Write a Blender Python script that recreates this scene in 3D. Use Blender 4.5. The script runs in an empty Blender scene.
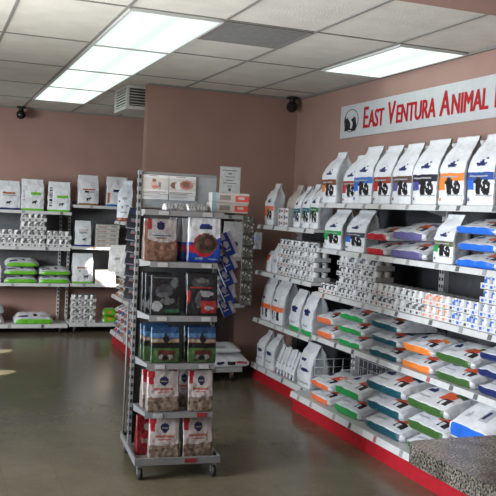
import bpy, bmesh, math, random
from mathutils import Vector, Matrix, noise
random.seed(7)
PI = math.pi
sc = bpy.context.scene
C = sc.collection
H = 2.8                                     # ceiling height

# ------------------------------------------------------------------ materials
_mc = {}
def mat(name, col, rough=.55, metal=0.0, var=.06, scale=18.0, bump=0.0, bscale=60.0, spec=.5, coat=0.0, alpha=None, emit=0.0):
    key = (name, tuple(col), rough, metal, var, scale, bump, bscale, spec, coat, alpha, emit)
    if key in _mc: return _mc[key]
    m = bpy.data.materials.new(name); m.use_nodes = True
    nt = m.node_tree; N = nt.nodes; L = nt.links
    b = N['Principled BSDF']
    b.inputs['Roughness'].default_value = rough
    b.inputs['Metallic'].default_value = metal
    b.inputs['Specular IOR Level'].default_value = spec
    b.inputs['Coat Weight'].default_value = coat
    tc = N.new('ShaderNodeTexCoord')
    nz = N.new('ShaderNodeTexNoise'); nz.inputs['Scale'].default_value = scale; nz.inputs['Detail'].default_value = 4
    L.new(tc.outputs['Object'], nz.inputs['Vector'])
    rp = N.new('ShaderNodeValToRGB')
    lo = [max(0, c * (1 - var * 2)) for c in col]; hi = [min(1, c * (1 + var * 2)) for c in col]
    rp.color_ramp.elements[0].position = .3; rp.color_ramp.elements[1].position = .7
    rp.color_ramp.elements[0].color = (*lo, 1); rp.color_ramp.elements[1].color = (*hi, 1)
    L.new(nz.outputs['Fac'], rp.inputs['Fac']); L.new(rp.outputs['Color'], b.inputs['Base Color'])
    if emit:
        L.new(rp.outputs['Color'], b.inputs['Emission Color']); b.inputs['Emission Strength'].default_value = emit
    if bump:
        n2 = N.new('ShaderNodeTexNoise'); n2.inputs['Scale'].default_value = bscale; n2.inputs['Detail'].default_value = 6
        L.new(tc.outputs['Object'], n2.inputs['Vector'])
        bp = N.new('ShaderNodeBump'); bp.inputs['Strength'].default_value = bump; bp.inputs['Distance'].default_value = .01
        L.new(n2.outputs['Fac'], bp.inputs['Height']); L.new(bp.outputs['Normal'], b.inputs['Normal'])
    _mc[key] = m
    return m
def film(col, name='bag_film', rough=.34):
    return mat(name, col, rough, 0, .05, 9, .8, 20)

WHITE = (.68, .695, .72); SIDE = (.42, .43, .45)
NAVY = (.012, .02, .11); BLACK = (.012, .012, .014); ORANGE = (.80, .22, .035); RED = (.48, .02, .03)
BLUE = (.02, .14, .62); GREEN = (.02, .30, .07); DKGREEN = (.042, .11, .025); TEAL = (.006, .07, .10)
PURPLE = (.11, .10, .24); BROWN = (.20, .075, .03); REDBROWN = (.27, .05, .03); LIME = (.14, .48, .03); SALMON = (.80, .17, .06)
metal_white = mat('painted_shelf_metal', (.56, .565, .56), .45, 0, .03)
metal_grey = mat('grey_shelf_metal', (.34, .345, .345), .4, .1, .04)
steel = mat('steel', (.45, .45, .46), .35, .8, .05)
back_dark = mat('dark_back_panel', (.035, .036, .04), .7, 0, .1)
back_grey = mat('grey_back_panel', (.115, .12, .125), .65, 0, .06)
red_kick = mat('red_kick_plate', (.40, .008, .018), .45, 0, .05)
rubber = mat('black_rubber', (.012, .012, .012), .6)
wall_m = mat('pink_wall_paint', (.33, .20, .165), .8, 0, .03, 3, .25, 140)

# ------------------------------------------------------------------ mesh builder
class MB:
    def __init__(s): s.bm = bmesh.new(); s.mats = []
    def mi(s, m):
        if m not in s.mats: s.mats.append(m)
        return s.mats.index(m)
    def face(s, pts, m):
        f = s.bm.faces.new([s.bm.verts.new(p) for p in pts]); f.material_index = s.mi(m); return f
    def box(s, lo, hi, m, bev=0.0):
        lo = Vector(lo); hi = Vector(hi)
        r = bmesh.ops.create_cube(s.bm, size=1, matrix=Matrix.Translation((lo + hi) / 2) @ Matrix.Diagonal((*(hi - lo), 1)))
        vs = r['verts']; fs = {f for v in vs for f in v.link_faces}
        if bev:
            es = list({e for v in vs for e in v.link_edges})
            rr = bmesh.ops.bevel(s.bm, geom=es, offset=bev, segments=2, affect='EDGES', profile=.5)
            fs = {f for v in rr['verts'] for f in v.link_faces} | {f for f in fs if f.is_valid}
        for f in fs: f.material_index = s.mi(m)
        return s
    def cyl(s, p0, p1, r0, m, r1=None, n=12):
        p0 = Vector(p0); p1 = Vector(p1); r1 = r0 if r1 is None else r1
        d = p1 - p0; q = d.to_track_quat('Z', 'Y').to_matrix().to_4x4()
        r = bmesh.ops.create_cone(s.bm, cap_ends=True, segments=n, radius1=r0, radius2=r1, depth=d.length, matrix=Matrix.Translation((p0 + p1) / 2) @ q)
        for f in {f for v in r['verts'] for f in v.link_faces}: f.material_index = s.mi(m); f.smooth = len(f.verts) == 4
        return s
    def ball(s, c, rad, m, sx=1, sy=1, sz=1):
        r = bmesh.ops.create_uvsphere(s.bm, u_segments=14, v_segments=9, radius=rad, matrix=Matrix.Translation(c) @ Matrix.Diagonal((sx, sy, sz, 1)))
        for f in {f for v in r['verts'] for f in v.link_faces}: f.material_index = s.mi(m); f.smooth = True
        return s
    def prism(s, pts, a, b, axis, m):
        # polygon (2D) extruded from a to b along an axis
        def P(p, t):
            return {'x': (t, p[0], p[1]), 'y': (p[0], t, p[1]), 'z': (p[0], p[1], t)}[axis]
        A = [s.bm.verts.new(P(p, a)) for p in pts]; B = [s.bm.verts.new(P(p, b)) for p in pts]
        i = s.mi(m); n = len(pts)
        for f in [s.bm.faces.new(A), s.bm.faces.new(B[::-1])] + [s.bm.faces.new((A[k], B[k], B[(k + 1) % n], A[(k + 1) % n])) for k in range(n)]:
            f.material_index = i
        return s
    def mesh(s, name, smooth=False):
        bmesh.ops.recalc_face_normals(s.bm, faces=s.bm.faces)
        me = bpy.data.meshes.new(name); s.bm.to_mesh(me); s.bm.free()
        for m in s.mats: me.materials.append(m)
        if smooth:
            for p in me.polygons: p.use_smooth = True
        return me
    def obj(s, name, parent=None, smooth=False, loc=None, rotz=0):
        return link(name, s.mesh(name, smooth), parent, loc, rotz)

def link(name, me, parent=None, loc=None, rotz=0):
    o = bpy.data.objects.new(name, me); C.objects.link(o)
    if parent: o.parent = parent
    if loc: o.location = loc
    o.rotation_euler = (0, 0, rotz)
    return o
def tag(o, label, cat, group=None):
    o['label'] = label; o['category'] = cat
    if group: o['group'] = group
    return o
def thing(name, label, cat, loc=(0, 0, 0), rotz=0, group=None):
    o = link(name, None, None, loc, rotz); return tag(o, label, cat, group)
def struct(o): o['kind'] = 'structure'; return o

# ------------------------------------------------------------------ prints
def lookup(rects, u, v):
    r = 0
    for q in rects:
        k = q[0]
        if k == 'r' and q[1] <= u <= q[3] and q[2] <= v <= q[4]: r = q[5]
        elif k == 'e' and ((u - q[1]) / q[3]) ** 2 + ((v - q[2]) / q[4]) ** 2 <= 1: r = q[5]
    return r
def interp(tab, t):
    for (a, x), (b, y) in zip(tab, tab[1:]):
        if t <= b: return x + (y - x) * (t - a) / (b - a)
    return tab[-1][1]

NECK_W = [(0, .97), (.05, 1), (.60, 1), (.72, .95), (.80, .78), (.87, .62), (.93, .60), (1, .64)]
SLOPE_W = [(0, .97), (.05, 1), (.72, 1), (.82, .93), (.90, .85), (.93, .84), (1, .87)]
SLOPE_D = [(0, 1), (.50, 1), (.62, .90), (.80, .48), (.90, .14), (.93, .09), (1, .08)]
NECK_D = [(0, 1), (.55, 1), (.68, .86), (.80, .52), (.88, .20), (.92, .12), (1, .10)]
FLAT_W = [(0, .96), (.06, 1), (.8, .99), (.92, .95), (1, .97)]
FLAT_D = [(0, 1), (.3, 1.05), (.6, .82), (.8, .5), (.92, .16), (1, .03)]
POUCH_W = [(0, .97), (.06, 1), (1, 1)]
POUCH_D = [(0, 1), (.25, 1.0), (.6, .6), (.88, .15), (1, .04)]
PROF = {'neck': (NECK_W, NECK_D), 'slope': (SLOPE_W, SLOPE_D), 'flat': (FLAT_W, FLAT_D), 'pouch': (POUCH_W, POUCH_D)}

def standing_bag(w, h, d, mats, front, wrap=(), prof='neck', seed=0, nx=30, nz=46, ns=6, crum=.007):
    """gusseted bag, front towards -y, base at z=0; mats[0]=white, mats[1]=side film; `front`, `wrap` = print shapes"""
    W, D = PROF[prof]; back = .30 if prof in ('slope', 'neck') else 0
    bm = bmesh.new(); rings = []
    for k in range(nz + 1):
        t = k / nz; ww = w * interp(W, t) / 2; dd = d * interp(D, t) / 2
        ring = []
        for i in range(nx): ring.append((-ww + 2 * ww * i / nx, -dd * (.93 + .14 * math.sin(PI * i / nx))))
        for i in range(ns):
            a = i / ns; g = .10 * w * math.sin(PI * a) * (t * .9)
            ring.append((ww - g * .6, -dd * .93 + 1.86 * dd * a))
        for i in range(nx): ring.append((ww - 2 * ww * i / nx, dd * (.93 + .14 * math.sin(PI * i / nx))))
        for i in range(ns):
            a = i / ns; g = .10 * w * math.sin(PI * a) * (t * .9)
            ring.append((-ww + g * .6, dd * .93 - 1.86 * dd * a))
        vs = []
        for x, y in ring:
            p = Vector((x, y, h * t)); q = p * 16 + Vector((seed * 3.1, seed * 1.7, 0))
            n = (noise.noise_vector(q) + .55 * noise.noise_vector(q * 2.7)) * crum * (0.25 if t < .04 else 1) * min(1, .45 + dd / (d * .5 + 1e-6))
            p.y += back * d * max(0, t - .5) ** 1.3 * 2
            p += Vector((n.x * .6, n.y, max(n.z, 0) if t < .06 else n.z * .5))
            p.z = max(p.z, 0)
            vs.append(bm.verts.new(p))
        rings.append(vs)
    M = 2 * (nx + ns)
    for k in range(nz):
        v = (k + .5) / nz
        for i in range(M):
            f = bm.faces.new((rings[k][i], rings[k][(i + 1) % M], rings[k + 1][(i + 1) % M], rings[k + 1][i]))
            f.smooth = True
            if i < nx: r = lookup(front, (i + .5) / nx, v)
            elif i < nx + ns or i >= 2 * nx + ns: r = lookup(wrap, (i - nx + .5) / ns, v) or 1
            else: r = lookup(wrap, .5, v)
            f.material_index = r
    bm.faces.new(rings[0][::-1]); bm.faces.new(rings[-1])
    me = bpy.data.meshes.new('bag'); bm.to_mesh(me); bm.free()
    for m in mats: me.materials.append(m)
    return me

LP = [(-.475, 0), (-.50, .08), (-.505, .25), (-.50, .42), (-.36, .60), (-.20, .77), (-.02, .93), (.15, 1), (.30, .95), (.42, .8), (.49, .5), (.5, .25), (.46, .0)]
def lying_bag(w, d, h, mats, top, seed=0, nx=40, crum=.006):
    """pillow bag lying flat, its printed long edge towards -y; print coordinates u along x, v from the front foot over the top"""
    pts = []
    for a, b in zip(LP, LP[1:]):
        for j in range(4): pts.append((a[0] + (b[0] - a[0]) * j / 4, a[1] + (b[1] - a[1]) * j / 4))
    pts.append(LP[-1]); n = len(pts)
    bm = bmesh.new(); rings = []
    for i in range(nx + 1):
        u = i / nx; x = 2 * u - 1
        s = max(.34, (1 - abs(x) ** 7) ** .6)
        sd = .84 + .16 * (1 - abs(x) ** 6)
        vs = []
        for y, z in pts:
            p = Vector((x * w / 2, y * d * sd, (z * s + (1 - s) * .22 * (1 if z > 0 else .4)) * h))
            q = p * 14 + Vector((seed * 2.3, seed * 4.1, 1))
            nn = noise.noise_vector(q) * crum * (1.0 + 1.2 * abs(x) ** 3)
            p += Vector((nn.x * .5, nn.y, nn.z * (1 if z > .1 else .2)))
            p.z = min(max(p.z, 0), h * 1.02)
            vs.append(bm.verts.new(p))
        rings.append(vs)
    for i in range(nx):
        for k in range(n - 1):
            f = bm.faces.new((rings[i][k], rings[i + 1][k], rings[i + 1][k + 1], rings[i][k + 1])); f.smooth = True
            u = (i + .5) / nx
            f.material_index = lookup(top, u, (k + .5) / (n - 1))
        f = bm.faces.new((rings[i][n - 1], rings[i + 1][n - 1], rings[i + 1][0], rings[i][0])); f.material_index = 0
    bm.faces.new(rings[0]); bm.faces.new(rings[-1][::-1])
    bmesh.ops.recalc_face_normals(bm, faces=bm.faces)
    me = bpy.data.meshes.new('bag'); bm.to_mesh(me); bm.free()
    for m in mats: me.materials.append(m)
    return me

def printed_box(w, d, h, mats, front, nx=16, nz=8, side=None):
    bm = bmesh.new(); idx = {}
    def V(x, y, z):
        k = (round(x, 5), round(y, 5), round(z, 5))
        if k not in idx: idx[k] = bm.verts.new(k)
        return idx[k]
    for i in range(nx):
        for k in range(nz):
            x0, x1 = -w / 2 + w * i / nx, -w / 2 + w * (i + 1) / nx; z0, z1 = h * k / nz, h * (k + 1) / nz
            f = bm.faces.new((V(x0, -d / 2, z0), V(x1, -d / 2, z0), V(x1, -d / 2, z1), V(x0, -d / 2, z1)))
            f.material_index = lookup(front, (i + .5) / nx, (k + .5) / nz)
    a, b, c, e = (w / 2, -d / 2), (w / 2, d / 2), (-w / 2, d / 2), (-w / 2, -d / 2)
    for p, q in ((a, b), (b, c), (c, e)):
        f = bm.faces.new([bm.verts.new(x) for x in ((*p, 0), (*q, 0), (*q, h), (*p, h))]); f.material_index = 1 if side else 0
    for z, pts in ((h, (e, a, b, c)), (0, (c, b, a, e))):
        bm.faces.new([bm.verts.new((*p, z)) for p in pts])
    me = bpy.data.meshes.new('box'); bm.to_mesh(me); bm.free()
    for m in mats: me.materials.append(m)
    return me

# ------------------------------------------------------------------ room shell
def floor_mat():
    m = bpy.data.materials.new('polished_floor'); m.use_nodes = True
    nt = m.node_tree; N = nt.nodes; L = nt.links; b = N['Principled BSDF']
    tc = N.new('ShaderNodeTexCoord')
    n1 = N.new('ShaderNodeTexNoise'); n1.inputs['Scale'].default_value = 1.6; n1.inputs['Detail'].default_value = 8; n1.inputs['Roughness'].default_value = .65
    n2 = N.new('ShaderNodeTexNoise'); n2.inputs['Scale'].default_value = 45; n2.inputs['Detail'].default_value = 3
    L.new(tc.outputs['Object'], n1.inputs['Vector']); L.new(tc.outputs['Object'], n2.inputs['Vector'])
    r = N.new('ShaderNodeValToRGB'); r.color_ramp.elements[0].position = .3; r.color_ramp.elements[1].position = .72
    r.color_ramp.elements[0].color = (.125, .104, .064, 1); r.color_ramp.elements[1].color = (.21, .182, .122, 1)
    mx = N.new('ShaderNodeMix'); mx.data_type = 'RGBA'; mx.blend_type = 'MULTIPLY'; mx.inputs[0].default_value = .35
    L.new(n1.outputs['Fac'], r.inputs['Fac']); L.new(r.outputs['Color'], mx.inputs[6]); L.new(n2.outputs['Color'], mx.inputs[7])
    # faint joints of the square vinyl tiles
    br = N.new('ShaderNodeTexBrick'); br.offset = 0; br.inputs['Scale'].default_value = 1; br.inputs['Brick Width'].default_value = .3048; br.inputs['Row Height'].default_value = .3048
    br.inputs['Mortar Size'].default_value = .0025; br.inputs['Color1'].default_value = (1, 1, 1, 1); br.inputs['Color2'].default_value = (.93, .93, .93, 1); br.inputs['Mortar'].default_value = (.72, .72, .72, 1)
    L.new(tc.outputs['Object'], br.inputs['Vector'])
    m2 = N.new('ShaderNodeMix'); m2.data_type = 'RGBA'; m2.blend_type = 'MULTIPLY'; m2.inputs[0].default_value = .6
    L.new(mx.outputs[2], m2.inputs[6]); L.new(br.outputs['Color'], m2.inputs[7]); L.new(m2.outputs[2], b.inputs['Base Color'])
    rr = N.new('ShaderNodeMapRange'); rr.inputs[3].default_value = .15; rr.inputs[4].default_value = .32
    L.new(n1.outputs['Fac'], rr.inputs[0]); L.new(rr.outputs[0], b.inputs['Roughness'])
    bp = N.new('ShaderNodeBump'); bp.inputs['Strength'].default_value = .05; bp.inputs['Distance'].default_value = .02
    n3 = N.new('ShaderNodeTexNoise'); n3.inputs['Scale'].default_value = 5
    L.new(tc.outputs['Object'], n3.inputs['Vector']); L.new(n3.outputs['Fac'], bp.inputs['Height']); L.new(bp.outputs['Normal'], b.inputs['Normal'])
    b.inputs['Specular IOR Level'].default_value = .5
    return m
XL, YF = -4.0, -7.0
struct(MB().box((XL, YF, -.1), (2.56, 6.1, 0), floor_mat()).obj('floor'))
tile_m = mat('ceiling_tile', (.60, .585, .53), .9, 0, .035, 5, .5, 90)
struct(MB().box((XL, YF, H), (2.56, 6.1, H + .1), tile_m).obj('ceiling'))
struct(MB().box((2.42, YF, 0), (2.56, 6.1, H), wall_m).obj('wall_right'))
struct(MB().box((XL, 5.95, 0), (2.42, 6.1, H), wall_m).obj('wall_back'))
struct(MB().box((.858, 2.9, 0), (2.42, 3.02, H), wall_m).obj('wall_partition'))
# return air bars of the suspended ceiling
bar = mat('ceiling_bar', (.21, .205, .19), .6, 0, .03)
g = MB()
for k in range(-6, 4):
    g.box((k * .6096 - .010, -7, H - .007), (k * .6096 + .010, 5.95, H), bar)
for k in range(-5, 5):
    g.box((XL, k * 1.2192 - .009, H - .006), (2.42, k * 1.2192 + .009, H - .0005), bar)
struct(g.obj('trim_1'))
struct(MB().box((2.395, -7, H - .018), (2.42, 2.9, H), bar).box((.858, 2.875, H - .018), (2.395, 2.9, H), bar).box((XL, 5.925, H - .018), (2.42, 5.95, H), bar).obj('trim_2'))
struct(MB().box((XL, -2.6, H - .02), (2.40, -1.0, H - .0075), wall_m).obj('trim_3'))
bb = mat('dark_baseboard', (.035, .03, .028), .5)
struct(MB().box((XL, 5.935, 0), (2.42, 5.95, .10), bb).obj('baseboard_back'))
struct(MB().box((.858, 2.885, 0), (2.42, 2.9, .10), bb).obj('baseboard_partition'))
struct(MB().box((2.405, -7, 0), (2.42, 2.885, .10), bb).obj('baseboard_right'))

# ceiling lights
def emis():
    m = bpy.data.materials.new('lit_diffuser'); m.use_nodes = True
    nt = m.node_tree; N = nt.nodes; L = nt.links; N.remove(N['Principled BSDF'])
    e = N.new('ShaderNodeEmission'); tc = N.new('ShaderNodeTexCoord'); sp = N.new('ShaderNodeSeparateXYZ')
    L.new(tc.outputs['Object'], sp.inputs[0])
    # two lamp tubes behind the prismatic sheet: brighter stripes along the length
    ma = N.new('ShaderNodeMath'); ma.operation = 'MULTIPLY'; ma.inputs[1].default_value = 2 * PI / .29
    L.new(sp.outputs['X'], ma.inputs[0])
    co = N.new('ShaderNodeMath'); co.operation = 'COSINE'; L.new(ma.outputs[0], co.inputs[0])
    mr = N.new('ShaderNodeMapRange'); mr.inputs[1].default_value = -1; mr.inputs[2].default_value = 1; mr.inputs[3].default_value = 1.3 * LAMP; mr.inputs[4].default_value = .92 * LAMP
    L.new(co.outputs[0], mr.inputs[0])
    e.inputs['Color'].default_value = (.80, .93, .86, 1)
    L.new(mr.outputs[0], e.inputs['Strength']); L.new(e.outputs[0], N['Material Output'].inputs['Surface'])
    return m
LAMP = 1.2
EM = emis()
def ceiling_light(x, y, label, a=.297):
    t = thing('ceiling_light', label, 'ceiling light', (x, y, H - .02), 0, 'fluorescent ceiling panels')
    f = MB(); b = .60
    for lo, hi in (((-a, -b, 0), (a, -b + .018, .012)), ((-a, b - .018, 0), (a, b, .012)), ((-a, -b + .018, 0), (-a + .018, b - .018, .012)), ((a - .018, -b + .018, 0), (a, b - .018, .012))):
        f.box(lo, hi, metal_white)
    f.obj('frame', t)
    MB().box((-a + .018, -b + .018, .003), (a - .018, b - .018, .010), EM).obj('diffuser', t)
LL = ['lit ceiling panel nearest the camera in the row of four', 'lit ceiling panel second from the camera in the row of four',
      'lit ceiling panel third from the camera in the row of four', 'lit ceiling panel at the far end of the row of four']
for i in range(4): ceiling_light(.305, .61 + 1.2192 * i, LL[i])
ceiling_light(2.122, .605, 'single lit ceiling panel beside the right wall above the long sign', .272)

# ceiling return vent (grey half tile)
t = thing('ceiling_vent', 'dark grey flat return vent set in the ceiling grid', 'vent', (.914, .31, H - .012))
MB().box((-.29, -.29, .004), (.29, .29, .010), mat('vent_grey', (.17, .17, .165), .8)).obj('backing', t)
s = MB()
for k in range(24): s.box((-.28, -.28 + k * .0242, 0), (.28, -.272 + k * .0242, .004), mat('vent_slat', (.25, .25, .24), .7))
s.obj('slat', t)
f = MB()
for lo, hi in (((-.295, -.295, -.001), (.295, -.281, .006)), ((-.295, .281, -.001), (.295, .295, .006)), ((-.295, -.281, -.001), (-.281, .281, .006)), ((.281, -.281, -.001), (.295, .281, .006))): f.box(lo, hi, bar)
f.obj('frame', t)
# box diffuser under the ceiling behind the partition
t = thing('ceiling_diffuser', 'white louvred air box under the ceiling beside the partition edge', 'vent', (.86, 3.36, H - .235))
w_ = mat('vent_white', (.50, .50, .47), .5); dk = mat('vent_dark', (.05, .05, .05), .8)
MB().box((-.15, -.25, .01), (.16, .25, .225), dk).obj('core', t)
f = MB().box((-.17, -.27, 0), (.18, .27, .035), w_, .004).box((-.17, -.27, .205), (.18, .27, .233), w_, .004)
for x, y in ((-.17, -.27), (.15, -.27), (-.17, .24), (.15, .24)): f.box((x, y, .035), (x + .03, y + .03, .205), w_)
f.obj('frame', t)
s = MB()
for k in range(6):
    z = .045 + k * .027
    s.prism([(-.14, z), (-.14, z + .004), (-.165, z + .014), (-.165, z + .010)], 0, 1, 'y', w_) if False else None
    s.box((-.165, -.24, z), (-.152, .24, z + .012), w_); s.box((-.14, -.265, z), (.15, -.252, z + .006), w_)
s.obj('louvre', t)

# dome security cameras
def cam_dome(x, y, z, label, rz):
    t = thing('security_camera', label, 'camera', (x, y, z), rz)
    MB().cyl((0, 0, .04), (0, 0, .0955), .03, rubber, n=16).cyl((0, 0, .082), (0, 0, .0965), .055, rubber, n=20).obj('mount', t)
    MB().ball((0, 0, 0), .058, mat('camera_shell', (.01, .01, .012), .3), 1, 1, 1).obj('housing', t)
    MB().cyl((0, -.048, -.012), (0, -.064, -.018), .026, mat('camera_lens', (.004, .004, .006), .08)).obj('lens', t)
cam_dome(-.02, 5.83, H - .105, 'black dome camera under the ceiling above the left wall shelves', .5)
cam_dome(2.31, 2.79, H - .105, 'black dome camera in the corner left of the long sign', -.6)

# ------------------------------------------------------------------ main sign
sg = thing('wall_sign', 'long white sign with red lettering EAST VENTURA ANIMAL on the right wall', 'sign', (2.418, 1.9, 2.325), -PI / 2)
SH = .29
MB().box((0, -.012, 0), (3.7, 0, SH), mat('sign_board', (.50, .515, .525), .4, 0, .02), .003).obj('board', sg)
red_ink = mat('red_lettering', (.40, .004, .010), .5, 0, .02); blk = mat('black_ink', BLACK, .5)
TH = [(-.007, -.002), (-.0035, .002), (0, -.002), (.0035, .002), (.007, -.002), (.007, .002), (-.007, .002)]
def text(body, size, x, z, m, parent, name, off=0.0, shear=0.0, sx=1.0, y=-.0135):
    cu = bpy.data.curves.new(name, 'FONT'); cu.body = body; cu.size = size; cu.extrude = .0008; cu.offset = off; cu.shear = shear; cu.resolution_u = 3
    o = bpy.data.objects.new(name, cu); C.objects.link(o)
    bpy.context.view_layer.update()
    me = bpy.data.meshes.new_from_object(o.evaluated_get(bpy.context.evaluated_depsgraph_get()))
    bpy.data.objects.remove(o)
    wd = max(v.co.x for v in me.vertices) * sx
    bm = bmesh.new(); base = me.copy()
    for i, (dx, dz) in enumerate(TH):
        q = base.copy(); q.transform(Matrix.Translation((dx, dz, i * .0003))); bm.from_mesh(q)
    bm.to_mesh(me); bm.free()
    me.transform(Matrix.Translation((x, y, z)) @ Matrix.Rotation(PI / 2, 4, 'X') @ Matrix.Diagonal((sx, 1, 1, 1)))
    me.materials.append(m)
    return link(name, me, parent), wd
x = .42
def word(w):
    global x
    _, a = text(w[0], .258, x, .066, red_ink, sg, 'lettering', 0, .04, .702); x += a + .014
    _, a = text(w[1:], .204, x, .066, red_ink, sg, 'lettering', 0, .04, .702); x += a + .062
for w in ('EAST', 'VENTURA', 'ANIMAL', 'HOSPITAL'): word(w)
# emblem: ring with a dog sitting and a cat
r = MB()
n = 40; cx, cz, R0, R1 = .205, .148, .096, .101
for k in range(n):
    a, b = 2 * PI * k / n, 2 * PI * (k + 1) / n
    r.prism([(cx + q * R * math.cos(t_), cz + R * math.sin(t_)) for q, R, t_ in ((1.3, R0, a), (1.3, R1, a), (1.3, R1, b), (1.3, R0, b))], -.014, -.0121, 'y', blk)
def sil(pts, x0, z0, s): r.prism([(x0 + p[0] * s, z0 + p[1] * s) for p in pts], -.0145, -.0121, 'y', blk)
sil([(0, 0), (.45, 0), (.6, .05), (1.0, .02), (1.05, .1), (.85, .2), (.9, .45), (.75, .7), (.55, .85), (.45, 1.05), (.38, .9), (.2, .95), (.1, 1.12), (.06, .9), (-.02, .7), (.1, .55), (.05, .3)], .085, .062, .118)
sil([(0, 0), (.6, 0), (.75, .2), (.78, .5), (.62, .8), (.66, 1.05), (.5, .95), (.3, 1.2), (.22, 1.0), (.0, 1.0), (-.08, .85), (.1, .75), (.2, .5), (.05, .25), (-.15, .1)], .218, .055, .112)
r.obj('emblem', sg)

# ------------------------------------------------------------------ gondola shelving
def gondola(name, label, W, shelves, loc, rotz, base_h=.16, base_d=.63, depth=.46, kick=True, back=(back_dark, .16, 1.72), top=1.74, tags=4, group=None, lipm=None, post=None, post_x=None, base=True):
    """width along x, back at y=0, front towards -y"""
    lipm = lipm or metal_white; post = post or metal_white
    t = thing(name, label, 'shelf unit', loc, rotz, group)
    px = post_x if post_x is not None else W / 2 - .016
    for sx in (-1, 1):
        u = MB().box((sx * px - .014, -.052, base_h if kick else .05), (sx * px + .014, -.010, top), post)
        for k in range(int((top - .25) / .05)):
            z = .2 + k * .05
            u.box((sx * px - .008, -.0535, z), (sx * px + .008, -.0515, z + .024), rubber)
        u.obj('upright', t)
    if back:
        MB().box((-W / 2 + .003, -.009, back[1]), (W / 2 - .003, -.003, back[2]), back[0]).obj('back_panel', t)
    def rail(parent, y, z, hh=.036):
        MB().prism([(y, z - hh), (y + .010, z - .0005), (y + .016, z - .0005), (y + .006, z - hh)], -W / 2 + .002, W / 2 - .002, 'x', lipm).obj('price_rail', parent)
        for k in range(tags):
            xx = -W / 2 + W * (k + .5 + random.uniform(-.25, .25)) / tags
            c = random.random()
            MB().prism([(y - .002, z - hh + .004), (y + .007, z - .001), (y + .008, z - .001), (y - .001, z - hh + .004)], xx - .018, xx + .018, 'x', mat('price_tag_card', (.30, .30, .295) if c < .55 else ((.12, .12, .12) if c < .92 else (.38, .12, .10)), .5)).obj('price_tag', parent)
    for z, d in shelves:
        s = MB().box((-W / 2 + .002, -d + .012, z - .026), (W / 2 - .002, -.054, z), lipm).obj('shelf', t)
        for sx in (-1, 1):
            MB().prism([(-.056, z - .07), (-.056, z - .027), (-.19, z - .027), (-.19, z - .036)], sx * (W / 2 - .012) - .004, sx * (W / 2 - .012) + .004, 'x', lipm).obj('bracket', s)
        rail(s, -d, z)
    if base:
        b = MB().box((-W / 2 + .002, -base_d + .012, base_h - .03), (W / 2 - .002, -.054, base_h), lipm).obj('base_deck', t)
        rail(b, -base_d, base_h, .045)
    if kick:
        MB().box((-W / 2 + .002, -base_d + .03, 0), (W / 2 - .002, -base_d + .045, base_h - .032), red_kick).box((-W / 2 + .002, -base_d + .045, 0), (-W / 2 + .012, -.06, base_h - .032), red_kick).box((W / 2 - .012, -base_d + .045, 0), (W / 2 - .002, -.06, base_h - .032), red_kick).obj('kick_plate', t)
    elif base:
        for sx in (-1, 1):
            for yy in (-base_d + .08, -.09):
                c = MB().cyl((sx * (W / 2 - .08) - .011, yy, .026), (sx * (W / 2 - .08) + .011, yy, .026), .026, rubber, n=16)
                c.box((sx * (W / 2 - .08) - .016, yy - .012, .03), (sx * (W / 2 - .08) + .016, yy + .012, base_h - .03), steel)
                c.obj('caster', t)
    return t

SR = [1.725, 1.355, .99, .625]
GR = 'wall shelving units with red kick plates'
for k, nm in enumerate(('wall shelf unit with red kick plate under the long sign, farther from the counter', 'white wall shelf unit with red kick plate nearest the granite counter')):
    gondola('shelf_unit', nm, 1.22, [(z, .46) for z in SR], (2.405, .72 - 1.22 * k, 0), -PI / 2, group=GR)
SF = [1.505, 1.06, .60]
gondola('shelf_unit', 'shallower wall shelf unit with red kick plate in the corner by the partition', 1.27, [(z, .485) for z in SF], (2.405, 1.975, 0), -PI / 2, base_h=.158, base_d=.485, back=(back_dark, .16, 1.5), top=1.52, group=GR)
# left back wall, two bays on casters
gondola('shelf_unit', 'white shelf unit with bare lower back on the left, holding lime-edged bags', 1.24, [(1.512, .43), (1.068, .43), (.622, .43)], (-.02, 5.93, 0), 0, base_h=.115, base_d=.43, depth=.43, kick=False, back=(back_grey, .64, 1.56), top=1.56, tags=3, post_x=.545)
gondola('shelf_unit', 'white shelf unit on the back wall half hidden by the partition', 1.22, [(1.61, .43), (1.092, .43), (.625, .43)], (1.225, 5.93, 0), 0, base_h=.13, base_d=.43, depth=.43, kick=False, back=(back_grey, .64, 1.65), top=1.65, tags=3, post_x=.59)
# unit behind the partition, facing left
gondola('shelf_unit', 'white shelf unit with red kick plate seen edge-on behind the partition edge', 1.70, [(1.447, .45), (.85, .42), (.583, .45)], (1.42, 3.89, 0), -PI / 2, base_h=.165, base_d=.45, back=(back_grey, .17, 1.45), top=1.5, tags=4)
# unit against the partition behind the rolling rack
gondola('shelf_unit', 'white shelf unit on casters against the partition behind the rolling rack', .86, [(1.585, .40), (1.19, .40), (.745, .40)], (1.35, 2.87, 0), 0, base_h=.14, base_d=.42, kick=False, back=(mat('brown_back_panel', (.05, .035, .03), .8), .145, 1.6), top=1.6, tags=2, post_x=.22, lipm=metal_grey)

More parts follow.
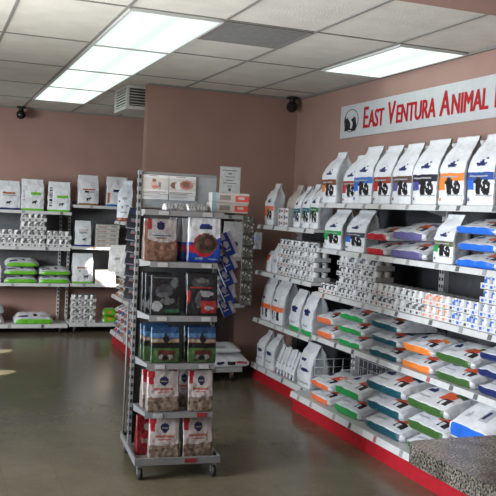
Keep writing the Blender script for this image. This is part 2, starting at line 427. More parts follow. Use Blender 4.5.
# ------------------------------------------------------------------ dog food bags
E_ = 1e-3
def dog(u, v, s, i):       # two dark dogs sitting: heads, ears, chests, legs, and a white bib
    return [('e', u - .08 * s, v - .02 * s, .10 * s, .075 * s, i), ('e', u - .10 * s, v + .06 * s, .08 * s, .038 * s, i), ('e', u - .18 * s, v + .045 * s, .05 * s, .022 * s, i), ('e', u - .02 * s, v + .05 * s, .03 * s, .035 * s, i),
            ('e', u + .11 * s, v - .035 * s, .085 * s, .062 * s, i), ('e', u + .10 * s, v + .025 * s, .07 * s, .034 * s, i), ('e', u + .17 * s, v + .01 * s, .03 * s, .03 * s, i), ('e', u - .005 * s, v - .06 * s, .018 * s, .05 * s, 0), ('e', u + .12 * s, v - .005 * s, .022 * s, .012 * s, 0)]
_bags = {}
def std_mats(band, accent, base=None, wh=WHITE, sd=SIDE):
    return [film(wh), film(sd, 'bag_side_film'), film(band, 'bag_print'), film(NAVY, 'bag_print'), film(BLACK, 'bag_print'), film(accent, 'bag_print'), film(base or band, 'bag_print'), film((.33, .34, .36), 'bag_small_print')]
def rx_print(swoosh=True):
    p = [('r', 0, .345, 1, .455, 2), ('r', .06, .385, .80, .42, 7), ('r', 0, .22, .30, .345, 5)] + dog(.60, .265, 1.35, 4)
    p += [('e', .50, .57, .20, .030, 3), ('e', .56, .61, .06, .014, 3), ('e', .66, .635, .04, .012, 3), ('r', .40, .13, .95, .15, 7), ('r', .05, .06, .14, .10, 6)]
    p += [('r', .34, .555, .66, .57, 7)]
    return p
def rx_bag(kind, w, h, d, band, accent, seed, prof='neck', extra=None):
    key = ('rx', w, h, d, band, accent, prof, kind, seed)
    if key not in _bags: _bags[key] = standing_bag(w, h, d, std_mats(band, accent), rx_print() + (extra or []), prof=prof, seed=seed)
    return _bags[key]
def on_right(o, y, xf, z, d): o.location = (xf + d / 2, y, z + E_); o.rotation_euler = (0, 0, -PI / 2 + random.uniform(-.04, .04)); return o

# top shelf under the sign: (centre y, width, height, depth, band, accent, wording)
TOP = [(1.235, .26, .425, .17, BROWN, ORANGE, 'white standing dog food bag with brown and orange band, first at the far end'),
       (.955, .24, .39, .15, REDBROWN, RED, 'white dog food bag half hidden behind the blue banded one'),
       (.675, .26, .44, .15, (.05, .14, .42), BLUE, 'white standing dog food bag with a mid blue band and blue square'),
       (.385, .25, .43, .15, REDBROWN, RED, 'white standing dog food bag with a maroon band on the top shelf'),
       (.115, .25, .43, .15, (.10, .06, .045), PURPLE, 'white standing dog food bag with dark brown band and purple square'),
       (-.165, .27, .44, .16, (.02, .02, .03), (.07, .07, .28), 'white standing dog food bag with a black band on the top shelf'),
       (-.465, .26, .44, .17, ORANGE, ORANGE, 'white standing dog food bag with bright orange band and square'),
       (-.765, .27, .44, .17, (.03, .08, .30), BLUE, 'white standing dog food bag with navy band and bright blue square')]
for i, (y, w, h, d, b, a, lab) in enumerate(TOP):
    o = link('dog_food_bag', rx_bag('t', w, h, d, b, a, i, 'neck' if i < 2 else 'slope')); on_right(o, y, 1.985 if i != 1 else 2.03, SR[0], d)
    tag(o, lab, 'dog food bag', 'standing bags on the top shelf under the sign')
# a second row standing behind, seen between the necks
for i, y in enumerate((1.10, .80, .52, .24, -.02, -.31)):
    o = link('dog_food_bag', rx_bag('t2', .25, .44, .12, REDBROWN if i % 2 else BROWN, RED, 10 + i, 'slope')); on_right(o, y, 2.225, SR[0], .12)
    tag(o, 'white bag neck in the back row behind the %s' % ['gap right of the first bag', 'blue banded bag', 'maroon banded bag', 'brown banded bag', 'gap left of the black banded bag', 'gap left of the orange banded bag'][i], 'dog food bag', 'back row on the top shelf under the sign')

# second shelf
for y, w, h, d, b, a, lab in ((1.16, .28, .325, .15, GREEN, GREEN, 'white standing bag with a green band below the brown banded bag'),
                              (.775, .29, .325, .15, (.06, .06, .09), BLUE, 'white standing bag with dark band and blue square beside the red lying bags'),
                              (-.40, .22, .315, .13, (.12, .13, .06), GREEN, 'white standing bag with olive label between purple and blue lying bags')):
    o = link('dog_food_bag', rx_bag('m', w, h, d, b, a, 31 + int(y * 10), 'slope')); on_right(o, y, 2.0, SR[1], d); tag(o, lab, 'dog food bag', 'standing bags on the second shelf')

def lie_print(two_tone=True):
    p = [('r', .05, .0, .93, .25, 2)]
    p += [('e', .26, .44, .09, .032, 3), ('r', .14, .33, .42, .345, 7), ('r', .54, .38, .80, .47, 5), ('r', .66, .31, .86, .40, 4), ('e', .72, .35, .04, .035, 0), ('r', .70, .45, .90, .49, 2)]
    p += [('r', 0, 0, .05, 1, 1), ('r', .93, 0, 1, 1, 1)]
    return p
def lying(kind, w, d, h, band, accent, seed, pr=None):
    key = (kind, w, d, h, band, accent, seed)
    if key not in _bags:
        _bags[key] = lying_bag(w, d, h, [film(WHITE), film((.50, .51, .53), 'clear_bag_end'), film(band, 'bag_print'), film(NAVY, 'bag_print'), film(BLACK, 'bag_print'), film(accent, 'bag_print'), film(band), film((.40, .41, .44), 'bag_small_print')], pr or lie_print(), seed)
    return _bags[key]
ORD = {1: [''], 2: ['lower', 'upper'], 3: ['bottom', 'middle', 'top'], 4: ['bottom', 'second from bottom', 'third from bottom', 'top'], 5: ['bottom', 'second from bottom', 'middle', 'fourth from bottom', 'top']}
RA = (.70, .10, .035)
def stack(colour, word, n, y, z, h, w, d, xf, where, accent=RA, group=None, jit=.010, pr=None):
    for k in range(n):
        o = link('dog_food_bag', lying('lie', w, d, h, colour, accent, (k + int(y * 7)) % 3, pr))
        on_right(o, y + random.uniform(-jit, jit), xf + random.uniform(0, .012), z + k * h * 1.025, d)
        tag(o, '%s%s lying white bag with %s edge %s' % (ORD[n][k], '' if n > 1 else 'single', word, where), 'dog food bag', group)
Z2, Z4, Z5 = SR[1], SR[3], .16
stack(RED, 'red', 2, .435, Z2, .105, .31, .34, 1.985, 'on the second shelf', group='lying bags on the second shelf')
stack(PURPLE, 'purple grey', 2, .02, Z2, .125, .44, .34, 1.985, 'on the second shelf', group='lying bags on the second shelf')
stack(BLUE, 'bright blue', 3, -.735, Z2, .098, .42, .34, 1.985, 'on the second shelf at the counter end', group='lying bags on the second shelf')
G4 = 'lying bags on the fourth shelf'; G5 = 'lying bags on the base deck'
stack(SALMON, 'orange red', 2, 1.205, Z4, .11, .31, .345, 1.98, 'on the fourth shelf, far end', group=G4)
stack(GREEN, 'bright green', 3, .765, Z4, .098, .41, .345, 1.98, 'on the fourth shelf', group=G4)
stack(TEAL, 'dark teal', 3, .255, Z4, .101, .43, .345, 1.98, 'on the fourth shelf', group=G4)
stack(ORANGE, 'orange', 2, -.175, Z4, .11, .38, .345, 1.98, 'on the fourth shelf, middle', group=G4)
stack(DKGREEN, 'dark green', 2, -.59, Z4, .115, .42, .345, 1.98, 'on the fourth shelf', group=G4)
stack(NAVY, 'navy', 3, -.99, Z4, .099, .34, .345, 1.98, 'on the fourth shelf, counter end', group=G4)
stack(SALMON, 'salmon', 2, .93, Z5, .105, .36, .42, 1.83, 'on the base deck, far end', group=G5)
stack(GREEN, 'bright green', 2, .50, Z5, .135, .40, .42, 1.83, 'on the base deck', group=G5)
stack(TEAL, 'dark teal', 3, -.01, Z5, .135, .50, .42, 1.83, 'on the base deck', group=G5)
stack(DKGREEN, 'dark green', 3, -.545, Z5, .135, .46, .42, 1.83, 'on the base deck', group=G5)
big = [('r', .12, .06, .95, .24, 2), ('e', .30, .36, .06, .03, 7), ('r', .55, .34, .75, .46, 7), ('r', .58, .36, .66, .44, 3), ('r', 0, 0, .03, 1, 1)]
o = link('dog_food_bag', lying('big', .40, .40, .225, BLUE, RA, 1, big)); on_right(o, -.985, 1.83, Z5 + .205, .40)
tag(o, 'big puffy white bag with blue edge on top at the counter end, base deck', 'dog food bag', G5)
stack(BLUE, 'plain blue', 2, -.985, Z5, .098, .38, .40, 1.85, 'under the big puffy bag', group=G5)

# wire dividers on the base deck, behind the salmon bags
t = thing('wire_divider', 'white wire grid standing on the base deck behind the salmon edged bags', 'wire rack', (2.30, .66, Z5 + .004), -PI / 2)
wg = MB(); wm = mat('white_wire', (.45, .45, .46), .4)
for k in range(14): wg.cyl((-.47 + k * .072, 0, 0), (-.47 + k * .072, 0, .30), .003, wm, n=6)
for k in range(5): wg.cyl((-.475, .004, .02 + k * .068), (.475, .004, .02 + k * .068), .003, wm, n=6)
wg.obj('grid', t)
for i, y in enumerate((1.18, .725)):
    wg = MB()
    for k in range(5): wg.cyl((0, -.36 + k * .085, 0), (0, -.36 + k * .085, .29), .003, wm, n=6)
    for k in range(5): wg.cyl((.004, -.365, .02 + k * .066), (.004, 0, .02 + k * .066), .003, wm, n=6)
    o = wg.obj('wire_divider', None, loc=(2.28, y, Z5 + .004), rotz=-PI / 2)
    tag(o, ['white wire partition beside the large clear-sided bag on the base', 'white wire partition above the green edged bags on the base'][i], 'wire rack')

# ------------------------------------------------------------------ trays of cans
CR = .0365
def can_mesh(h, ink, r=CR, rows=6):
    bm = bmesh.new(); n = 16; rings = []
    zs = [0, .06, .12, .3, .5, .7, .86, .92, 1]
    rs = [.96, 1, 1, 1, 1, 1, 1, .96, .97]
    for z, q in zip(zs, rs): rings.append([bm.verts.new((r * q * math.cos(2 * PI * (i + .5) / n), r * q * math.sin(2 * PI * (i + .5) / n), z * h)) for i in range(n)])
    for k in range(len(zs) - 1):
        for i in range(n):
            f = bm.faces.new((rings[k][i], rings[k][(i + 1) % n], rings[k + 1][(i + 1) % n], rings[k + 1][i])); f.smooth = True
            a = ((i + 1) / n * 360) % 360
            f.material_index = 1 if k in (0, 7) else (2 if (k in (3, 4) and 235 <= a <= 290) or (k == 5 and 250 <= a <= 310) else (3 if k == 2 and 230 <= a <= 320 else 0))
    f = bm.faces.new(rings[-1]); f.material_index = 1
    # sunk lid
    r2 = bmesh.ops.inset_individual(bm, faces=[f], thickness=r * .12, depth=-.004)
    bm.faces.new(rings[0][::-1]).material_index = 1
    me = bpy.data.meshes.new('can'); bm.to_mesh(me); bm.free()
    for m in (mat('can_label', (.62, .62, .62), .4), mat('can_lid', (.62, .62, .63), .28, .7), mat('can_ink', ink, .45), mat('can_small_ink', (.30, .30, .31), .45)): me.materials.append(m)
    return me
_cm = {}
def can_tray(loc, rotz, label, group, ink=BLACK, accent=(.25, .25, .26), h=.10, nx=4, ny=2, marks=1):
    t = thing('can_tray', label, 'tray of cans', loc, rotz, group)
    w, d = nx * CR * 2 + .008, ny * CR * 2 + .008
    key = ('tray', h, nx, ny, ink, accent, marks)
    if key not in _cm:
        pr = []
        for k in range(nx):
            u = (k + .5) / nx; pr += [('r', u - .07, .25, u + .02, .7, 2 if k % 2 == 0 else 3), ('r', u + .04, .45, u + .09, .6, 3)]
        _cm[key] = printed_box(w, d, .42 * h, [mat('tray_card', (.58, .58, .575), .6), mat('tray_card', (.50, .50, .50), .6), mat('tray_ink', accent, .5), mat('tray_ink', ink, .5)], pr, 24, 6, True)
    k2 = ('can', h, ink)
    if k2 not in _cm: _cm[k2] = can_mesh(h * .97 - .003, ink)
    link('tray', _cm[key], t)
    for i in range(nx):
        for j in range(ny):
            # the cans stand in the tray: they start just above its floor-card
            c = link('can', _cm[k2], t, (-w / 2 + .004 + CR * (2 * i + 1), -d / 2 + .004 + CR * (2 * j + 1), .003), random.uniform(-.7, .7))
    return t
def tray_stack(n, loc, rotz, h, phrase, group, **kw):
    for k in range(n):
        can_tray((loc[0] + random.uniform(-.003, .003), loc[1] + random.uniform(-.003, .003), loc[2] + k * h + .001), rotz, ('%s tray of white cans %s' % (ORD[n][k], phrase)).strip(), group, h=h, **kw)
# left wall, second shelf
LF = 5.53
for xx, n, ph in ((-.155, 2, 'at the left frame edge, second shelf left'), (.15, 4, 'in the tall stack, second shelf left'), (.462, 2, 'right of the tall stack, second shelf left')):
    tray_stack(n, (xx, LF + .08, 1.068), 0, .104, ph, 'can trays on the left wall shelves', ink=(.10, .10, .105), accent=(.10, .10, .11))
tray_stack(4, (.80, LF + .08, .13), 0, .088, 'on the base deck beside the partition edge', 'can trays on the left wall shelves', ink=(.13, .13, .135), accent=(.10, .10, .11))
# right wall, third shelf
Z3 = SR[2]; GT = 'can trays on the third shelf'
OR2 = (.80, .22, .09); DK2 = (.05, .05, .06); BL2 = (.03, .12, .55)
cols = [(1.17, 1, 'short column at the far end', DK2, OR2), (.86, 4, 'in the first tall column', DK2, DK2), (.55, 4, 'in the second tall column', DK2, DK2), (.245, 2, 'under the purple edged bags', DK2, (.35, .06, .05)),
        (-.06, 2, 'just right of the red marked column', DK2, DK2), (-.365, 2, 'marked with orange blocks', OR2, OR2), (-.67, 2, 'marked blue and black, low column', BL2, DK2), (-.975, 4, 'marked blue, at the counter end', BL2, BL2)]
for y, n, ph, ink, ac in cols:
    for k in range(n):
        can_tray((2.065 + random.uniform(-.004, .004), y, Z3 + .001 + k * .083), -PI / 2, ('%s tray of white cans %s, third shelf' % (ORD[n][k] if n > 1 else 'lone', ph)), GT, ink=ink, accent=ac, h=.083)
# far unit, second shelf: a wall of cartons and trays
GF = 'can trays on the corner shelf unit'
for y, n, ph, ink, ac in ((2.06, 4, 'in the orange marked column', DK2, (.62, .13, .05)), (1.755, 4, 'in the middle column', DK2, DK2), (1.50, 4, 'beside the upright', DK2, DK2)):
    for k in range(n):
        can_tray((2.06, y, SF[1] + .001 + k * .083), -PI / 2, '%s tray of white cans %s, corner unit' % (ORD[n][k], ph), GF, ink=ink, accent=ac, h=.083, nx=4 if y > 1.6 else 2)
# small white cartons on the corner unit's upper shelf
for k in range(6):
    c = [film(WHITE, 'carton', .5), film((.45, .45, .46), 'carton', .5), mat('carton_ink', (.55, .10, .06), .5), mat('carton_ink', (.12, .12, .13), .5)]
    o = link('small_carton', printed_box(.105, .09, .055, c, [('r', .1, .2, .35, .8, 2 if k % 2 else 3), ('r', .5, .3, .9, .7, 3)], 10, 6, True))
    col, lv = divmod(k, 3)
    o.location = (2.0, 2.12 - col * .115, SF[0] + .001 + lv * .056); o.rotation_euler = (0, 0, -PI / 2)
    tag(o, '%s small white carton in the %s pile in front of the tan bag' % (ORD[3][lv], ['far', 'near'][col]), 'carton', 'small cartons on the corner unit')
# corner unit, top shelf bags
def corner(lab, y, w, h, d, band, accent, z, xf=1.955, wh=WHITE, sd=SIDE, pr=None, prof='neck', seed=0):
    me = standing_bag(w, h, d, std_mats(band, accent, None, wh, sd), pr if pr is not None else rx_print(), prof=prof, seed=seed)
    o = on_right(link('dog_food_bag', me), y, xf, z, d); return tag(o, lab, 'dog food bag', 'standing bags on the corner shelf unit')
corner('white standing bag with an orange band at the far end of the top corner shelf', 2.435, .22, .40, .13, SALMON, SALMON, SF[0], 1.965, seed=3)
corner('tan neck bag standing behind the small white cartons', 2.13, .22, .385, .13, (.42, .36, .30), RED, SF[0], 2.06, (.46, .41, .37), (.36, .33, .30), [('r', .2, .35, .5, .45, 5)], seed=5)
for i, (y, nm) in enumerate(((1.81, 'far'), (1.63, 'middle'), (1.463, 'near'))):
    corner('white bag with teal and green band, %s one of three leaning together' % nm, y, .145, .37 + .015 * i, .17, (.01, .12, .16) if i < 2 else (.03, .15, .05), (.02, .15, .35) if i == 0 else (.05, .12, .06), SF[0], 1.97, seed=7 + i)
# corner unit, shelf 2 left: small bags, hanging pouch
for lab, y, h_, z in (('small grey white bag with orange corner standing on the corner unit second shelf', 2.45, .20, SF[1]), ('small plain white bag lying against the orange marked trays', 2.29, .26, SF[1])):
    corner(lab, y, .14, h_, .10, SALMON, (.5, .5, .5), z, 1.99, pr=[('r', 0, .55, .6, .8, 2)] if y > 2.3 else [('r', .2, .4, .8, .5, 7)], prof='flat', seed=int(y * 10))
# corner unit shelf 3: two orange banded white bags, two clear bags with green base
for i, (y, nm) in enumerate(((2.405, 'far'), (2.14, 'near'))):
    corner('white bag with orange red band, %s one of two under the can trays' % nm, y, .25, .41, .16 if i == 0 else .22, SALMON, SALMON, SF[2], 1.965, pr=[('r', 0, .28, 1, .40, 2), ('e', .3, .52, .16, .03, 3), ('r', .2, .08, .34, .28, 4), ('r', .6, .08, .75, .28, 4), ('r', .4, .12, .5, .26, 7)], seed=20 + i, prof='flat')
for i, (y, nm) in enumerate(((1.74, 'far'), (1.485, 'near'))):
    corner('puffy white bag with navy logo and green foot, %s one of two' % nm, y, .22, .36, .18, GREEN, GREEN, SF[2], 1.965, pr=[('e', .45, .55, .3, .05, 3), ('r', .3, .45, .7, .49, 3), ('r', 0, 0, 1, .10, 5), ('r', .3, .2, .7, .24, 7)], seed=24 + i, prof='flat')
# corner unit base
for i, (y, nm) in enumerate(((2.46, 'far'), (2.23, 'near'))):
    corner('white bag with navy logo on the corner base deck, %s one of two' % nm, y, .20, .33, .15, NAVY, NAVY, .158, 1.955, pr=[('e', .45, .45, .34, .055, 3), ('r', .2, .2, .8, .23, 7)], seed=28 + i)
for i in range(6):
    me = standing_bag(.062, .26 - .012 * (i % 2), .15, std_mats((.25, .27, .3), RED), [('r', .1, .1, .9, .2, 2), ('r', .2, .4, .8, .46, 7), ('r', .2, .02, .7, .08, 5 if i % 3 == 0 else 3)], prof='pouch', seed=40 + i, nx=8, nz=20)
    o = on_right(link('treat_pouch', me), 2.075 - i * .070, 1.965, .158, .15)
    tag(o, '%s slim white pouch in the row of six on the corner base deck' % ['first', 'second', 'third', 'fourth', 'fifth', 'last'][i], 'pouch', 'slim pouches on the corner base deck')
corner('large white bag with two navy logos beside the slim pouches', 1.47, .27, .37, .20, NAVY, NAVY, .158, 1.955, pr=[('e', .35, .62, .2, .04, 3), ('e', .6, .40, .26, .04, 3), ('e', .25, .42, .1, .06, 7), ('r', .1, .08, .9, .12, 7)], seed=33, prof='flat')

# ------------------------------------------------------------------ left wall stock
def left_bag(lab, x, z, w, h, base, pr, y=LF, prof='flat', wh=WHITE, d=.14, rz=None):
    me = standing_bag(w, h, d, std_mats((.25, .26, .27), (.35, .1, .03), base, wh), [('r', 0, 0, 1, .07, 6)] + pr, [('r', 0, 0, 1, .07, 6)], prof, seed=int(x * 40) + 60)
    o = link('dog_food_bag', me, None, (x, y + d / 2 + .01, z + E_), random.uniform(-.08, .08) if rz is None else rz)
    return tag(o, lab, 'dog food bag', 'standing bags on the left wall shelves')
dg = lambda u, v: [('e', u, v, .10, .028, 4), ('e', u + .09, v + .03, .05, .02, 4), ('r', u - .09, v - .06, u - .05, v, 4), ('r', u + .04, v - .06, u + .08, v, 4)]
left_bag('grey white bag with navy foot at the left frame edge, top left shelf', -.155, 1.512, .27, .35, NAVY, dg(.45, .25) + [('r', .2, .55, .75, .60, 5), ('r', .2, .48, .8, .52, 7)])
left_bag('grey white bag with lime foot, second from left on the top left shelf', .125, 1.512, .275, .385, LIME, dg(.55, .27) + [('r', .4, .51, .85, .58, 6)] + [('r', .08, .3 + k * .035, .16, .32 + k * .035, 7) for k in range(14)])
left_bag('grey white bag with lime foot and dark vertical lettering, top left shelf', .45, 1.512, .275, .37, LIME, dg(.6, .26) + [('r', .4, .46, .9, .55, 6)] + [('r', .08, .18 + k * .05, .2, .21 + k * .05, 4) for k in range(13)])
left_bag('grey white bag with gold foot on the top shelf by the wall', .805, 1.61, .26, .375, (.25, .16, .04), dg(.5, .22) + [('r', .2, .5, .8, .55, 5), ('r', .3, .42, .5, .47, 4), ('r', .55, .42, .75, .47, 7)])
left_bag('grey white bag with blue foot and blue title bar on the top shelf', 1.175, 1.61, .28, .375, (.02, .12, .42), dg(.6, .3) + [('r', .3, .48, .95, .56, 3), ('r', .03, .1, .12, .45, 5)], d=.17)
left_bag('small grey white bag with navy foot beside the flat boxes', .76, 1.092, .20, .32, (.02, .03, .20), dg(.55, .27) + [('r', .2, .62, .8, .66, 5), ('r', .25, .5, .75, .58, 7)])
left_bag('grey white bag with lime foot beside the sunlit boxes, third shelf', .775, .625, .26, .375, LIME, dg(.65, .24) + [('r', .2, .5, .7, .54, 5), ('e', .35, .42, .05, .03, 6)])
# flat boxes
for k in range(5):
    o = link('flat_box', printed_box(.29, .22, .056, [mat('box_card', (.55, .52, .49), .6), mat('box_card', (.5, .47, .45), .6), mat('box_ink', (.42, .28, .22), .6), mat('box_ink', (.30, .30, .3), .6)], [('r', .05, .2, .45, .5, 2), ('r', .6, .4, .9, .7, 3), ('r', 0, .9, 1, 1, 3)], 16, 8, True), None, (1.065 + random.uniform(-.006, .006), LF + .12, 1.093 + k * .057))
    tag(o, '%s pale flat box in the stack of five behind the side shelf' % ORD[5][k], 'box', 'flat boxes on the left wall shelf')
# sunlit boxes
for k in range(2):
    o = link('flat_box', printed_box(.26, .22, .085, [mat('box_card', (.62, .58, .53), .6), mat('box_card', (.6, .56, .5), .6), mat('box_ink', (.55, .40, .28), .6)], [('r', .1, .3, .9, .5, 2)], 12, 6, True), None, (1.06, LF + .12, .626 + k * .087))
    tag(o, '%s sunlit cream box on the third shelf by the lime footed bag' % ORD[2][k], 'box', 'sunlit boxes on the left wall shelf')
# lime lying bags
lie_l = [('r', .03, .0, .97, .27, 2), ('r', .1, .36, .35, .42, 3), ('e', .55, .42, .06, .05, 4), ('r', .68, .36, .9, .44, 7), ('r', .2, .29, .8, .31, 7)]
def lime(n, x, z, w, h, where, group):
    for k in range(n):
        me = lying('lime', w, .32, h, LIME, ORANGE, (k + 1) % 3, lie_l)
        o = link('dog_food_bag', me, None, (x + random.uniform(-.012, .012), LF + .168, z + .001 + k * h * 1.025), random.uniform(-.02, .02))
        tag(o, '%s lying white and lime green bag %s' % (ORD[n][k] if n > 1 else 'single', where), 'dog food bag', group)
GLm = 'lime green lying bags on the left wall shelves'
lime(3, .025, .622, .385, .098, 'in the pile of three, third shelf left', GLm)
lime(2, .432, .622, .375, .10, 'in the pile of two, third shelf left', GLm)
lime(1, .185, .115, .46, .125, 'on the base deck, left', GLm)
left_bag('plain white bag cut by the left frame edge, third shelf', -.31, .622, .20, .21, (.5, .5, .5), [])
for k in range(2):
    o = link('dog_food_bag', lying('pl', .32, .30, .125, (.55, .55, .56), (.5, .5, .5), k, [('r', .3, .4, .6, .45, 7)]), None, (-.325, LF + .17, .116 + k * .128))
    tag(o, '%s plain white bag on the base deck at the left frame edge' % ORD[2][k], 'dog food bag')
for k in range(2):
    o = link('treat_pouch', lying('gp', .17, .16, .085, LIME, ORANGE, k, [('r', .03, 0, .97, .5, 2), ('r', .3, .2, .6, .35, 5)]), None, (1.14, LF + .10, .131 + k * .088))
    tag(o, '%s green packet on the base deck right of the can trays' % ORD[2][k], 'packet', 'green packets by the partition edge')

# ------------------------------------------------------------------ side unit behind the partition
def side(o, y, z, d, xf=1.0): o.location = (xf + d / 2, y, z + E_); o.rotation_euler = (0, 0, -PI / 2); return o
me = standing_bag(.175, .47, .20, std_mats(BROWN, BLUE, (.25, .045, .02), (.66, .69, .75)), [('r', 0, 0, 1, .09, 6), ('r', .3, .3, .4, .36, 4), ('r', .6, .36, .8, .4, 3), ('e', .5, .55, .18, .04, 7), ('r', .2, .2, .7, .23, 7), ('r', .1, .45, .2, .5, 4)], [('r', 0, 0, 1, .09, 6)], seed=71)
o = link('dog_food_bag', me, None, (1.07, 4.56, 1.447 + E_), -.45); tag(o, 'bluish white neck bag with a dark red foot on the side shelf top', 'dog food bag', 'bags on the side shelf top')
me = standing_bag(.15, .45, .12, std_mats((.05, .06, .30), BLUE, None, (.60, .63, .70)), [('r', .1, .3, .6, .42, 2), ('e', .5, .6, .2, .05, 3)], [('r', 0, .35, 1, .5, 3)], seed=72)
o = link('dog_food_bag', me, None, (1.20, 4.22, 1.447 + E_), -.5); o.rotation_euler = (0, .12, -.5); o.location.z += .012; tag(o, 'bluish white bag with purple mark leaning beside the rack post', 'dog food bag', 'bags on the side shelf top')
o = link('small_carton', printed_box(.13, .10, .15, [mat('brown_box', (.10, .06, .045), .6), mat('brown_box', (.07, .045, .03), .6), mat('box_pic', (.45, .42, .40), .5)], [('e', .5, .4, .35, .3, 2)], 10, 10, True)); side(o, 3.73, 1.447, .10, .99)
tag(o, 'small dark brown carton with pale picture by the rack post', 'carton')
for i, (y, w, h) in enumerate(((4.58, .20, .31), (4.22, .18, .33))):
    me = standing_bag(w, h, .16, std_mats((.6, .58, .55), BLUE, None, (.72, .71, .70)), [('e', .5, .5, .2, .05, 7)], prof='flat', seed=74 + i)
    tag(link('dog_food_bag', me, None, (1.03 if i == 0 else 1.075, y + .12, .851), -.4), '%s plain white bag in the sun on the side shelf' % ['farther', 'nearer'][i], 'dog food bag', 'sunlit bags on the side shelf')
def packets(n, y0, dy, z, cols, where, group, w=.15, d=.17, h=.075, lv=3):
    for i in range(n):
        for k in range(lv):
            me = lying('pk', w, d, h, cols[(i + k) % len(cols)], cols[(i + 1) % len(cols)], (i + k) % 3, [('r', .03, 0, .97, .30, 2), ('r', .5, .33, .9, .55, 5), ('r', .1, .36, .4, .44, 3)])
            o = side(link('treat_packet', me), y0 - i * dy, z + k * h * 1.03, d)
            tag(o, '%s packet in pile %s, side unit %s' % (ORD[lv][k], ['one, the farthest', 'two from the far end', 'three from the far end', 'four from the far end', 'five from the far end'][i], where), 'packet', group)
packets(4, 4.58, .19, .583, [(.42, .13, .06), (.34, .28, .22), (.13, .06, .03), (.36, .16, .07)], 'lower shelf', 'packets on the side unit lower shelf', lv=3)
packets(5, 4.60, .17, .165, [(.32, .03, .03), (.06, .12, .26), (.40, .14, .08), (.4, .4, .42)], 'base deck', 'packets on the side unit base deck', lv=4)

# ------------------------------------------------------------------ rolling rack (centre)
RX, RY, RZ_ = .402, .150, math.radians(-4.6)
rk = thing('display_rack', 'grey rolling display rack with treat pouches standing in the centre of the floor', 'display rack', (RX, RY, 0), RZ_)
rg = mat('rack_grey', (.21, .212, .215), .5, .1, .04)
HW = .252
for sx in (-1, 1):
    u = MB().box((sx * HW - .011, -.02, .13), (sx * HW + .011, .02, 1.85 if sx < 0 else 1.60), rg)
    for k in range(33 if sx < 0 else 28): u.box((sx * HW - .006, -.0212, .2 + k * .05), (sx * HW + .006, -.0198, .224 + k * .05), rubber)
    if sx < 0:
        for k in range(33): u.box((sx * HW - .0142, -.006, .2 + k * .05), (sx * HW - .0128, .006, .224 + k * .05), rubber)
    u.obj('upright', rk)
MB().box((-HW + .014, .0, .14), (HW - .014, .006, 1.62), mat('rack_back_dark', (.05, .05, .05), .7)).obj('back_panel', rk)
MB().box((-HW + .014, -.004, 1.625), (HW - .014, .008, 1.835), mat('rack_header', (.30, .33, .34), .5)).box((-HW + .014, -.010, 1.828), (HW - .014, .012, 1.845), rg).obj('header_panel', rk)
tr = MB().box((-.26, -.31, .095), (.26, .31, .107), rg, .003)
for lo, hi in (((-.262, -.312, .09), (.262, -.300, .132)), ((-.262, .300, .09), (.262, .312, .132)), ((-.262, -.30, .09), (-.252, .30, .132)), ((.252, -.30, .09), (.262, .30, .132))): tr.box(lo, hi, rg)
tr.obj('base_tray', rk)
for sx in (-1, 1):
    for sy in (-1, 1):
        x, y = sx * .225, sy * .275
        c = MB().cyl((x - .012, y - .012, .036), (x + .012, y - .012, .036), .036, rubber, n=18).box((x - .018, y - .018, .06), (x + .018, y + .018, .09), steel).box((x - .017, y - .03, .03), (x - .0135, y + .012, .075), steel).box((x + .0135, y - .03, .03), (x + .017, y + .012, .075), steel)
        c.obj('caster', rk)
for sx in (-1, 1):
    MB().cyl((sx * .246, .292, .12), (sx * .246, .292, 1.05), .006, rg, n=8).obj('wire_post', rk)
RS = [(1.612, .20), (1.302, .24), (.982, .28), (.694, .28), (.398, .28)]
tagc = [mat('rack_tag', (.36, .36, .36), .5), mat('rack_tag_red', (.24, .02, .02), .5)]
for z, d in RS:
    q = .245 if z > 1.5 else .208
    s = MB().prism([(-HW + .014, -.022), (-q, -d), (q, -d), (HW - .014, -.022)], z - .014, z, 'z', rg).prism([(-d - .008, z - .032), (-d - .002, z), (-d + .004, z), (-d - .002, z - .032)], -q, q, 'x', rg).obj('shelf', rk)
    for sx in (-1, 1):
        bm_ = MB(); a, b = sx * (HW - .016), sx * (q - .004); e = -sx * .005
        bm_.face([(a, -.022, z - .045), (a, -.022, z - .0145), (b, -d, z - .0145), (b, -d, z - .022)], rg); bm_.face([(a + e, -.022, z - .045), (a + e, -.022, z - .0145), (b + e, -d, z - .0145), (b + e, -d, z - .022)], rg)
        bm_.obj('bracket', s)
    for k, xx in enumerate((-.13, .14)):
        MB().prism([(-d - .0105, z - .029), (-d - .0055, z - .004), (-d - .0035, z - .004), (-d - .0085, z - .029)], xx - .03, xx + .03, 'x', tagc[0 if z > .5 else k]).obj('price_tag', s)
MB().box((.04, -.3155, .100), (.11, -.3125, .124), tagc[1]).obj('price_tag', rk)

R3 = Matrix.Translation((RX, RY, 0)) @ Matrix.Rotation(RZ_, 4, 'Z')
def on_rack(o, x, y, z, rz=0, tilt=0):
    o.location = R3 @ Vector((x, y, z + E_)); o.rotation_euler = (tilt, 0, RZ_ + rz); return o
# palettes for pouches: 0 body, 1 side, 2.. print colours
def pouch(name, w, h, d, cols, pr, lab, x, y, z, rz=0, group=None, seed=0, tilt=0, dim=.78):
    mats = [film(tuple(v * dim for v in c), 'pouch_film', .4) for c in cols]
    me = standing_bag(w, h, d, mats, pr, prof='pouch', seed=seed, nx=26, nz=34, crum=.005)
    return tag(on_rack(link(name, me), x, y, z, rz, tilt), lab, 'treat pouch', group)
rnd = random.Random(3)
def bits(u0, v0, u1, v1, n, r, idx):
    return [('e', rnd.uniform(u0, u1), rnd.uniform(v0, v1), r * rnd.uniform(.7, 1.3), r * .7 * rnd.uniform(.7, 1.3), rnd.choice(idx)) for _ in range(n)]
